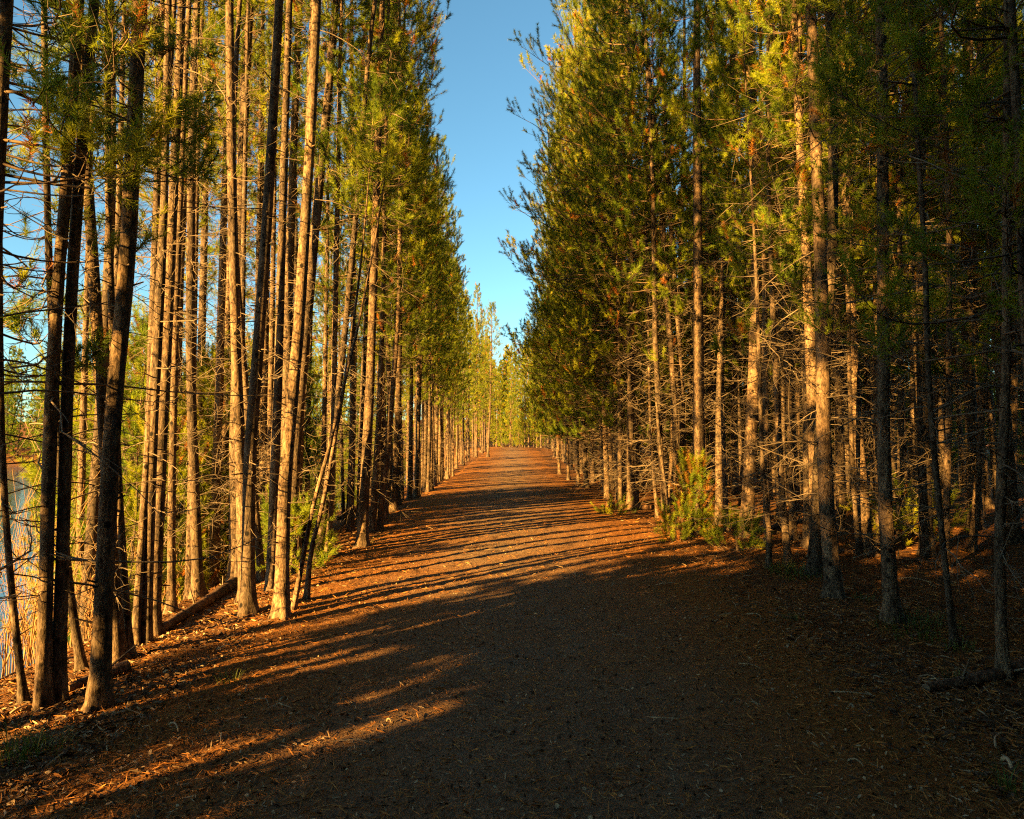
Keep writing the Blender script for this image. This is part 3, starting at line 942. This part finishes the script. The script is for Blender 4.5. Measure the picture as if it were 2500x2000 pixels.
    for x, y in place(rng, 26, lambda g, y: g.uniform(max(-6, float(path_c(y)) + 3), 7), 91, 106, .7):
        stand(dF[rng.integers(5)], 'pine_tree', x, y, rng.uniform(0, 6.3), rng.uniform(.85, 1.15), 'yellow green pine closing off the far end of the path', 'pines at the path end')

    rng = R(440)
    for x, y in place(rng, 14, lambda g, y: float(path_c(y)) + g.uniform(3, 8), 87, 97, .5):
        stand(dY[rng.integers(3)], 'pine_sapling', x, y, rng.uniform(0, 6.3), rng.uniform(.9, 1.7), 'bright young pine closing the far end of the path', 'young pines at the path end', 'young pine')
    # masses nobody could count: woods beyond, behind the photographer, across the lake
    mb = MB()
    mats = [M_LEAF, M_WOOD, M_DEAD, M_BARK]

    for _ in range(6):
        y = rng.uniform(36, 85)
        x = -4.2 - 4 * rng.random()
        tree_into(mb, shade[rng.integers(3)], (x, y, float(zg(x, y))), rng.uniform(0, 6), rng.uniform(.7, .9))
    for _ in range(130):
        y = rng.uniform(25, 75)
        x = rng.uniform(6, min(.8 * y + 4, 40))
        tree_into(mb, low[rng.integers(4)], (x, y, float(zg(x, y))), rng.uniform(0, 6), rng.uniform(.95, 1.25))
    for _ in range(80):
        y = rng.uniform(105, 132)
        x = rng.uniform(-14, 26)
        tree_into(mb, low[rng.integers(4)], (x, y, float(zg(x, y))), rng.uniform(0, 6), rng.uniform(.9, 1.15))
    tag(mb.build('forest', mats), 'dark mass of further pines deep behind the forest edge', 'forest', kind='stuff')
    build_shade(SEED, low, shade, slim, pole)
    rng = R(77)
    mb = MB()
    for _ in range(130):
        x = rng.uniform(-125, -18)
        y = 102 - .12 * x + 34 * rng.random() ** 1.5
        tree_into(mb, low[rng.integers(4)], (x, y, float(zg(x, y))), rng.uniform(0, 6), rng.uniform(.9, 1.3))
    tag(mb.build('shoreline_forest', mats), 'blue green pine woods on the far shore of the lake', 'forest', kind='stuff')


SHADE, POLES, SEED, BIGS = 5.8, 64, 48, 140


# ================================================================== LOGS, BUSHES, SMALL THINGS
def log_thing(label, a, b, r, seed, name='fallen_log', sink=.35, stubs=3):
    rng = R(seed)
    p, q = np.array(a, float), np.array(b, float)
    n = 16
    s = np.linspace(0, 1, n)[:, None]
    P = p + (q - p) * s
    P[:, 2] = np.maximum(zg(P[:, 0], P[:, 1]) + r * (1 - sink), P[:, 2] if False else -99)
    P[:, 2] = np.convolve(np.pad(P[:, 2], 2, mode='edge'), np.ones(5) / 5, 'valid')
    o = root(name, P[0])
    L = P - P[0]
    mb = MB()
    tubes(mb, L[None], (r * (1 - .45 * s[:, 0]))[None], 12, 0, rng, .06)
    tag(o, label, 'fallen log', 'fallen logs')
    mb.build('trunk', [M_LOG], o)
    for e, rr, k in ((0, r, 0), (n - 1, r * .55, -1)):
        c = MB()
        t = norm(L[1] - L[0]) * (-.004 if k == 0 else .004)
        sd = norm(np.cross(t, [0, 0, 1.]))
        up = norm(np.cross(sd, t))
        a12 = np.arange(12) * PI / 6
        rim = L[e] + t + .97 * rr * (np.cos(a12)[:, None] * sd + np.sin(a12)[:, None] * up) * (1 + .1 * rng.normal(size=(12, 1)))
        V = np.vstack([rim, L[e] + t * 3])
        c.add(V, [[j, (j + 1) % 12, 12] for j in range(12)], 0, False)
        c.build('cut_end', [M_CUT], o)
    for j in range(stubs):
        i = rng.integers(2, n - 2)
        d = norm(np.array([rng.normal(), rng.normal(), 1.2]))
        K = np.linspace(0, 1, 4)[:, None]
        c = MB()
        tubes(c, (L[i] + d * (r * .5 + rng.uniform(.1, .3) * K))[None], (.012 * (1 - .6 * K[:, 0]))[None], 5)
        c.build('branch_stub', [M_TWIG], o)
    return o


def sapling(label, px, py, h, spread, seed, rust=.1, name='pine_sapling', Y=None, lod='near', dens=1.):
    rng = R(seed)
    p = hit(px, py)
    gz = np.linspace(0, h, 20)
    gx = .04 * h * np.sin(gz / h * 3) * rng.normal()
    axis = lambda q: (np.interp(q, gz, gx), 0 * np.asarray(q))
    rad = radius_fn(.012 + .012 * h, h)
    tr, cr = MB(), MB()
    trunk_arrays(tr, rng, axis, rad, h, 6, 10, 0)
    crown_arrays(cr, rng, axis, rad, h, .08 * h, spread, lod, per=(4, 6), gap=(.10 / dens, .18 / dens), full=.75, dead=rust)
    r = root(name, p)
    tag(r, label, 'young pine', 'young pines')
    add_parts(r, {'trunk': tr, 'crown': cr})
    return r


def willow(label, x, y, h, n, spread, seed):
    rng = R(seed)
    z = float(zg(x, y))
    K = 9
    s = np.linspace(0, 1, K)
    a = rng.uniform(0, 2 * PI, n)
    b = rng.random(n) ** .5 * spread * .5
    L = h * rng.uniform(.5, 1.1, n)
    out = rng.uniform(.02, .35, n)
    ca, sa = np.cos(a)[:, None], np.sin(a)[:, None]
    rr = b[:, None] + L[:, None] * out[:, None] * s ** 1.4 + .035 * L[:, None] * rng.normal(size=(n, K)) * s
    P = np.stack([rr * ca + .03 * rng.normal(size=(n, K)) * s, rr * sa + .03 * rng.normal(size=(n, K)) * s, L[:, None] * s * np.cos(out)[:, None] - .03], -1)
    mb, tw = MB(), MB()
    tubes(mb, P, (.004 + .003 * L)[:, None] * (1 - .8 * s), 4)
    bi = np.repeat(np.arange(n), 6)
    i0 = rng.integers(2, K - 1, len(bi))
    d = norm(norm(P[bi, i0 + 1] - P[bi, i0]) + rng.normal(size=(len(bi), 3)) * .6)
    sl = L[bi] * rng.uniform(.08, .3, len(bi))
    k4 = np.linspace(0, 1, 4)
    SP = P[bi, i0][:, None] + d[:, None] * (sl[:, None] * k4)[..., None]
    SP[..., 2] += .3 * sl[:, None] * k4 ** 2
    tubes(tw, SP, .0028 * np.ones((len(bi), 1)) * (1 - .6 * k4), 3)
    r = root('willow_shrub', (x, y, z))
    tag(r, label, 'shrub', 'bare shrubs on the bank')
    o = mb.build('stem', [M_WILLOW], r)
    o['kind'] = 'stuff'
    o = tw.build('twig', [M_WILLOW], r)
    o['kind'] = 'stuff'


def grass_tuft(label, px, py, h, n, spread, seed):
    rng = R(seed)
    p = hit(px, py)
    K = 5
    s = np.linspace(0, 1, K)
    a = rng.uniform(0, 2 * PI, n)
    b = rng.random(n) ** .6 * spread
    a2 = a + rng.normal(size=n) * .8
    L = h * rng.uniform(.45, 1.15, n)
    bend = rng.uniform(.15, .9, n)
    x = (b * np.cos(a))[:, None] + np.cos(a2)[:, None] * (L * bend)[:, None] * s ** 1.8
    y = (b * np.sin(a))[:, None] + np.sin(a2)[:, None] * (L * bend)[:, None] * s ** 1.8
    z = L[:, None] * (s - .35 * bend[:, None] * s ** 2.5)
    P = np.stack([x, y, z], -1)
    gx, gy = p[0] + P[:, :1, 0], p[1] + P[:, :1, 1]
    P[..., 2] += zg(gx, gy) - p[2] - .01
    w = np.stack([-np.sin(a2), np.cos(a2), 0 * a2], -1)[:, None] * (.0028 * (1 - .85 * s))[None, :, None]
    V = np.stack([P - w, P + w], 2)
    i = np.arange(n * K * 2).reshape(n, K, 2)
    F = np.stack([i[:, :-1, 0], i[:, :-1, 1], i[:, 1:, 1], i[:, 1:, 0]], -1).reshape(-1, 4)
    mb = MB()
    mb.add(V.reshape(-1, 3), F)
    o = mb.build('grass_tuft', [M_GRASS], loc=p)
    tag(o, label, 'grass tuft', 'grass tufts')


def twig(label, pts, r, seed):
    rng = R(seed)
    W = np.array([hit(*p) for p in pts])
    t = np.linspace(0, 1, len(W))
    s = np.linspace(0, 1, 12)
    P = np.stack([np.interp(s, t, W[:, k]) for k in range(3)], -1)
    for k in range(3):
        P[:, k] = np.convolve(np.pad(P[:, k], 2, mode='edge'), np.ones(5) / 5, 'valid')
    P[:, 2] += r + .012 + .02 * np.sin(s * PI)
    mb = MB()
    tubes(mb, (P - P[0])[None], (r * (1 - .5 * s))[None], 6, 0, rng, .05)
    o = mb.build('fallen_twig', [M_CHIP[1]], loc=P[0])
    tag(o, label, 'twig', 'fallen twigs')


def build_small():
    log_thing('long fallen log lying up the bank behind stout path edge pine', hit(570, 1432), hit(392, 1550), .075, 1)
    log_thing('short broken log lying behind the thick dark speckled pine', hit(308, 1640), hit(165, 1692), .05, 2, stubs=1)
    log_thing('dark fallen log half sunk in needles beside the grey bent pine', hit(2560, 1612), hit(2262, 1690), .062, 3, sink=.55)
    log_thing('low brown log among lakeside trunks beside the bright cream pine', hit(872, 1248), hit(822, 1272), .11, 4, stubs=1)
    log_thing('grey log lying under the forest edge boughs near low bush', at(1480, 1215, 17.5), at(1590, 1212, 17.2), .10, 5)
    log_thing('thin fallen trunk on the dark forest floor behind grey pines', at(2050, 1362, 10.2), at(2330, 1390, 9.2), .035, 6)
    log_thing('pale thin log catching light deep in forest behind twisted sapling', at(1830, 1290, 13), at(1990, 1268, 14.2), .07, 7)
    log_thing('grey weathered pole leaning low through the willow stems', at(-20, 1640, 6.2), at(110, 1560, 7.4), .03, 8, stubs=0)
    sapling('young green pine with rusty lower needles at forest edge', 1692, 1312, 1.3, .17, 11, .38)
    sapling('knee high green pine at the foot of the rusty young pine', 1650, 1322, .45, .16, 12, .1)
    sapling('small dark rounded bush on the path edge near cream trunks', 1492, 1256, .28, .22, 13, .1)
    sapling('low dark spreading young pine on forest floor by grey pines', 2225, 1330, .75, .7, 14, .04)
    sapling('tall yellow sunlit young pine on the bank behind twin pines', 222, 1470, 4.2, 1.0, 15, .02, lod='mid')
    sapling('bushy yellow young pine at waterline between dark trunks', 255, 1440, 2.6, .9, 16, .02, lod='mid')
    sapling('green young pine on the bank beyond the fallen log', 447, 1425, 2.0, .75, 17, .03, lod='mid')
    sapling('small green pine in shade between dark based pine and sapling', 715, 1400, .8, .4, 18, .03, lod='mid')
    sapling('tiny pine seedling on needle ground by twisted bare sapling', 1800, 1345, .5, .35, 19, .1)
    W = (('clump of bare golden willow stems at the picture edge above water', -5.2, 6.6, 2.4, 20, 1.0), ('bare golden willow behind the thin dark lake edge pine', -5.9, 7.9, 2.7, 18, 1.1),
         ('tangled low willow between twin dark pines and water', -5.3, 8.2, 1.6, 24, .9), ('bare willow stems standing beyond the twin dark pines', -6.9, 9.8, 2.6, 14, 1.2),
         ('far willow clump catching sun against blue water', -8.2, 11.2, 2.5, 14, 1.3), ('low brown willow scrub at foot of the slim wavy pine', -4.9, 7.3, 1.1, 26, .8),
         ('brown scrub on the bank behind the tan flaky pine', -5.4, 10.2, 1.3, 20, 1.0), ('thin stemmed shrub on the bank beyond the pale slender pine', -5.8, 13.0, 1.5, 70, 1.0))
    for i, (lb, x, y, h, n, sp) in enumerate(W):
        willow(lb, x, y, h, n, sp, 300 + i)
    G = (('wide green grass clump at the foot of light patched grey pine', 1945, 1408, .20, 240, .34), ('grass at the base of slim dark grey pine', 1905, 1392, .16, 120, .2),
         ('dark grass patch beside knotted grey shaded pine', 2240, 1540, .20, 260, .36), ('small bright grass tuft on lit needles before the dark pair', 2105, 1466, .10, 70, .12),
         ('tiny grass tuft in the sun streak on forest side', 1940, 1515, .09, 60, .1), ('tall thin grass tuft in low corner below thick dark pine', 48, 1852, .26, 70, .12),
         ('sparse grass beside the tall thin corner tuft', 128, 1828, .16, 50, .14), ('small grass tuft on lake side needle slope', 565, 1662, .10, 60, .11),
         ('grass sprig at the foot of the thin leaning grey pine', 2345, 1592, .13, 70, .12), ('dark grass sprig near the picture corner on forest side', 2470, 1935, .16, 60, .08),
         ('green sprig at the path edge before stout cream trunk', 1548, 1252, .16, 40, .1), ('grass at the foot of bright cream lakeside pine', 905, 1330, .18, 50, .14),
         ('low grass beside dark fallen log', 2335, 1662, .1, 50, .1))
    for i, (lb, x, y, h, n, sp) in enumerate(G):
        grass_tuft(lb, x, y, h, n, sp, 400 + i)
    T = (('long pale curved twig lying on dark needles before the log', [(2026, 1696), (2060, 1704), (2100, 1707), (2145, 1707)], .007), ('pale hooked twig by the end of dark log', [(2240, 1660), (2270, 1658), (2290, 1672), (2304, 1694)], .006),
         ('thin wavy twig near sun streak on forest side', [(1802, 1624), (1815, 1634), (1838, 1634), (1860, 1640)], .005), ('bent pale twig near the path on forest side', [(1818, 1504), (1840, 1508), (1858, 1510), (1858, 1520)], .006),
         ('short pale stick standing out among needles by picture edge', [(2432, 1835), (2428, 1818), (2450, 1796)], .007), ('pale split wood chip near the picture edge on forest side', [(2448, 1866), (2462, 1876), (2472, 1892)], .014),
         ('straight pale stick in shade beside knotted grey pine', [(2190, 1417), (2230, 1420), (2280, 1428)], .009), ('pale twig on the lakeside needle slope below thick pine', [(22, 1752), (50, 1742), (78, 1730)], .008),
         ('curved dark twig on lakeside slope amid leaf litter', [(412, 1776), (428, 1782), (436, 1796)], .007), ('tiny straight stick on the gravel of the path', [(944, 1768), (956, 1774)], .007),
         ('thin pale stick lying toward picture corner on forest side', [(2068, 1866), (2090, 1872), (2110, 1880)], .006), ('small upright curved twig on needle slope', [(598, 1698), (602, 1688), (600, 1678)], .005))
    for i, (lb, p, r) in enumerate(T):
        twig(lb, p, r, 500 + i)


# ================================================================== LIGHT, CAMERA
SUN_EL, SUN_AZ = 17.0, 225.6                  # azimuth clockwise from +Y, where the sun stands


def build_light():
    w = bpy.data.worlds.new('World')
    bpy.context.scene.world = w
    w.use_nodes = True
    nt = w.node_tree
    bg = nt.nodes['Background']
    sky = nt.nodes.new('ShaderNodeTexSky')
    sky.sky_type = 'NISHITA'
    sky.sun_disc = False
    sky.sun_elevation = math.radians(SUN_EL)
    sky.sun_rotation = math.radians(SUN_AZ)
    sky.air_density, sky.dust_density, sky.ozone_density = 1.0, .4, 2.0
    tint = mixc(nt, 1.0, sky.outputs[0], (.385, .56, .53), 'MULTIPLY')
    nt.links.new(tint, bg.inputs['Color'])
    bg.inputs['Strength'].default_value = .05
    l = bpy.data.lights.new('sun', 'SUN')
    l.energy = 5.0
    l.angle = math.radians(.5)
    l.color = (1, .555, .13)
    o = bpy.data.objects.new('sun', l)
    C.objects.link(o)
    a, e = math.radians(SUN_AZ), math.radians(SUN_EL)
    from mathutils import Vector
    to_sun = Vector((math.sin(a) * math.cos(e), math.cos(a) * math.cos(e), math.sin(e)))
    o.rotation_euler = to_sun.to_track_quat('Z', 'Y').to_euler()
    o.location = to_sun * 60


def build_camera():
    c = bpy.data.cameras.new('camera')
    c.sensor_width = 36
    c.lens = 24
    c.clip_start, c.clip_end = .05, 5000
    o = bpy.data.objects.new('camera', c)
    C.objects.link(o)
    o.location = (0, 0, CAM_Z)
    o.rotation_euler = (PI / 2 + PITCH, 0, 0)
    bpy.context.scene.camera = o


build_setting()
build_litter()
build_heroes()
build_small()
build_forest()
build_light()
build_camera()
sc = bpy.context.scene
sc.view_settings.view_transform = 'Standard'
sc.view_settings.look = 'None'
sc.view_settings.exposure = 3.3
sc.view_settings.gamma = 1
sc.cycles.max_bounces = 5
sc.cycles.diffuse_bounces = 3
sc.cycles.transmission_bounces = 3
sc.cycles.use_denoising = False
sc.cycles.filter_width = 1.2
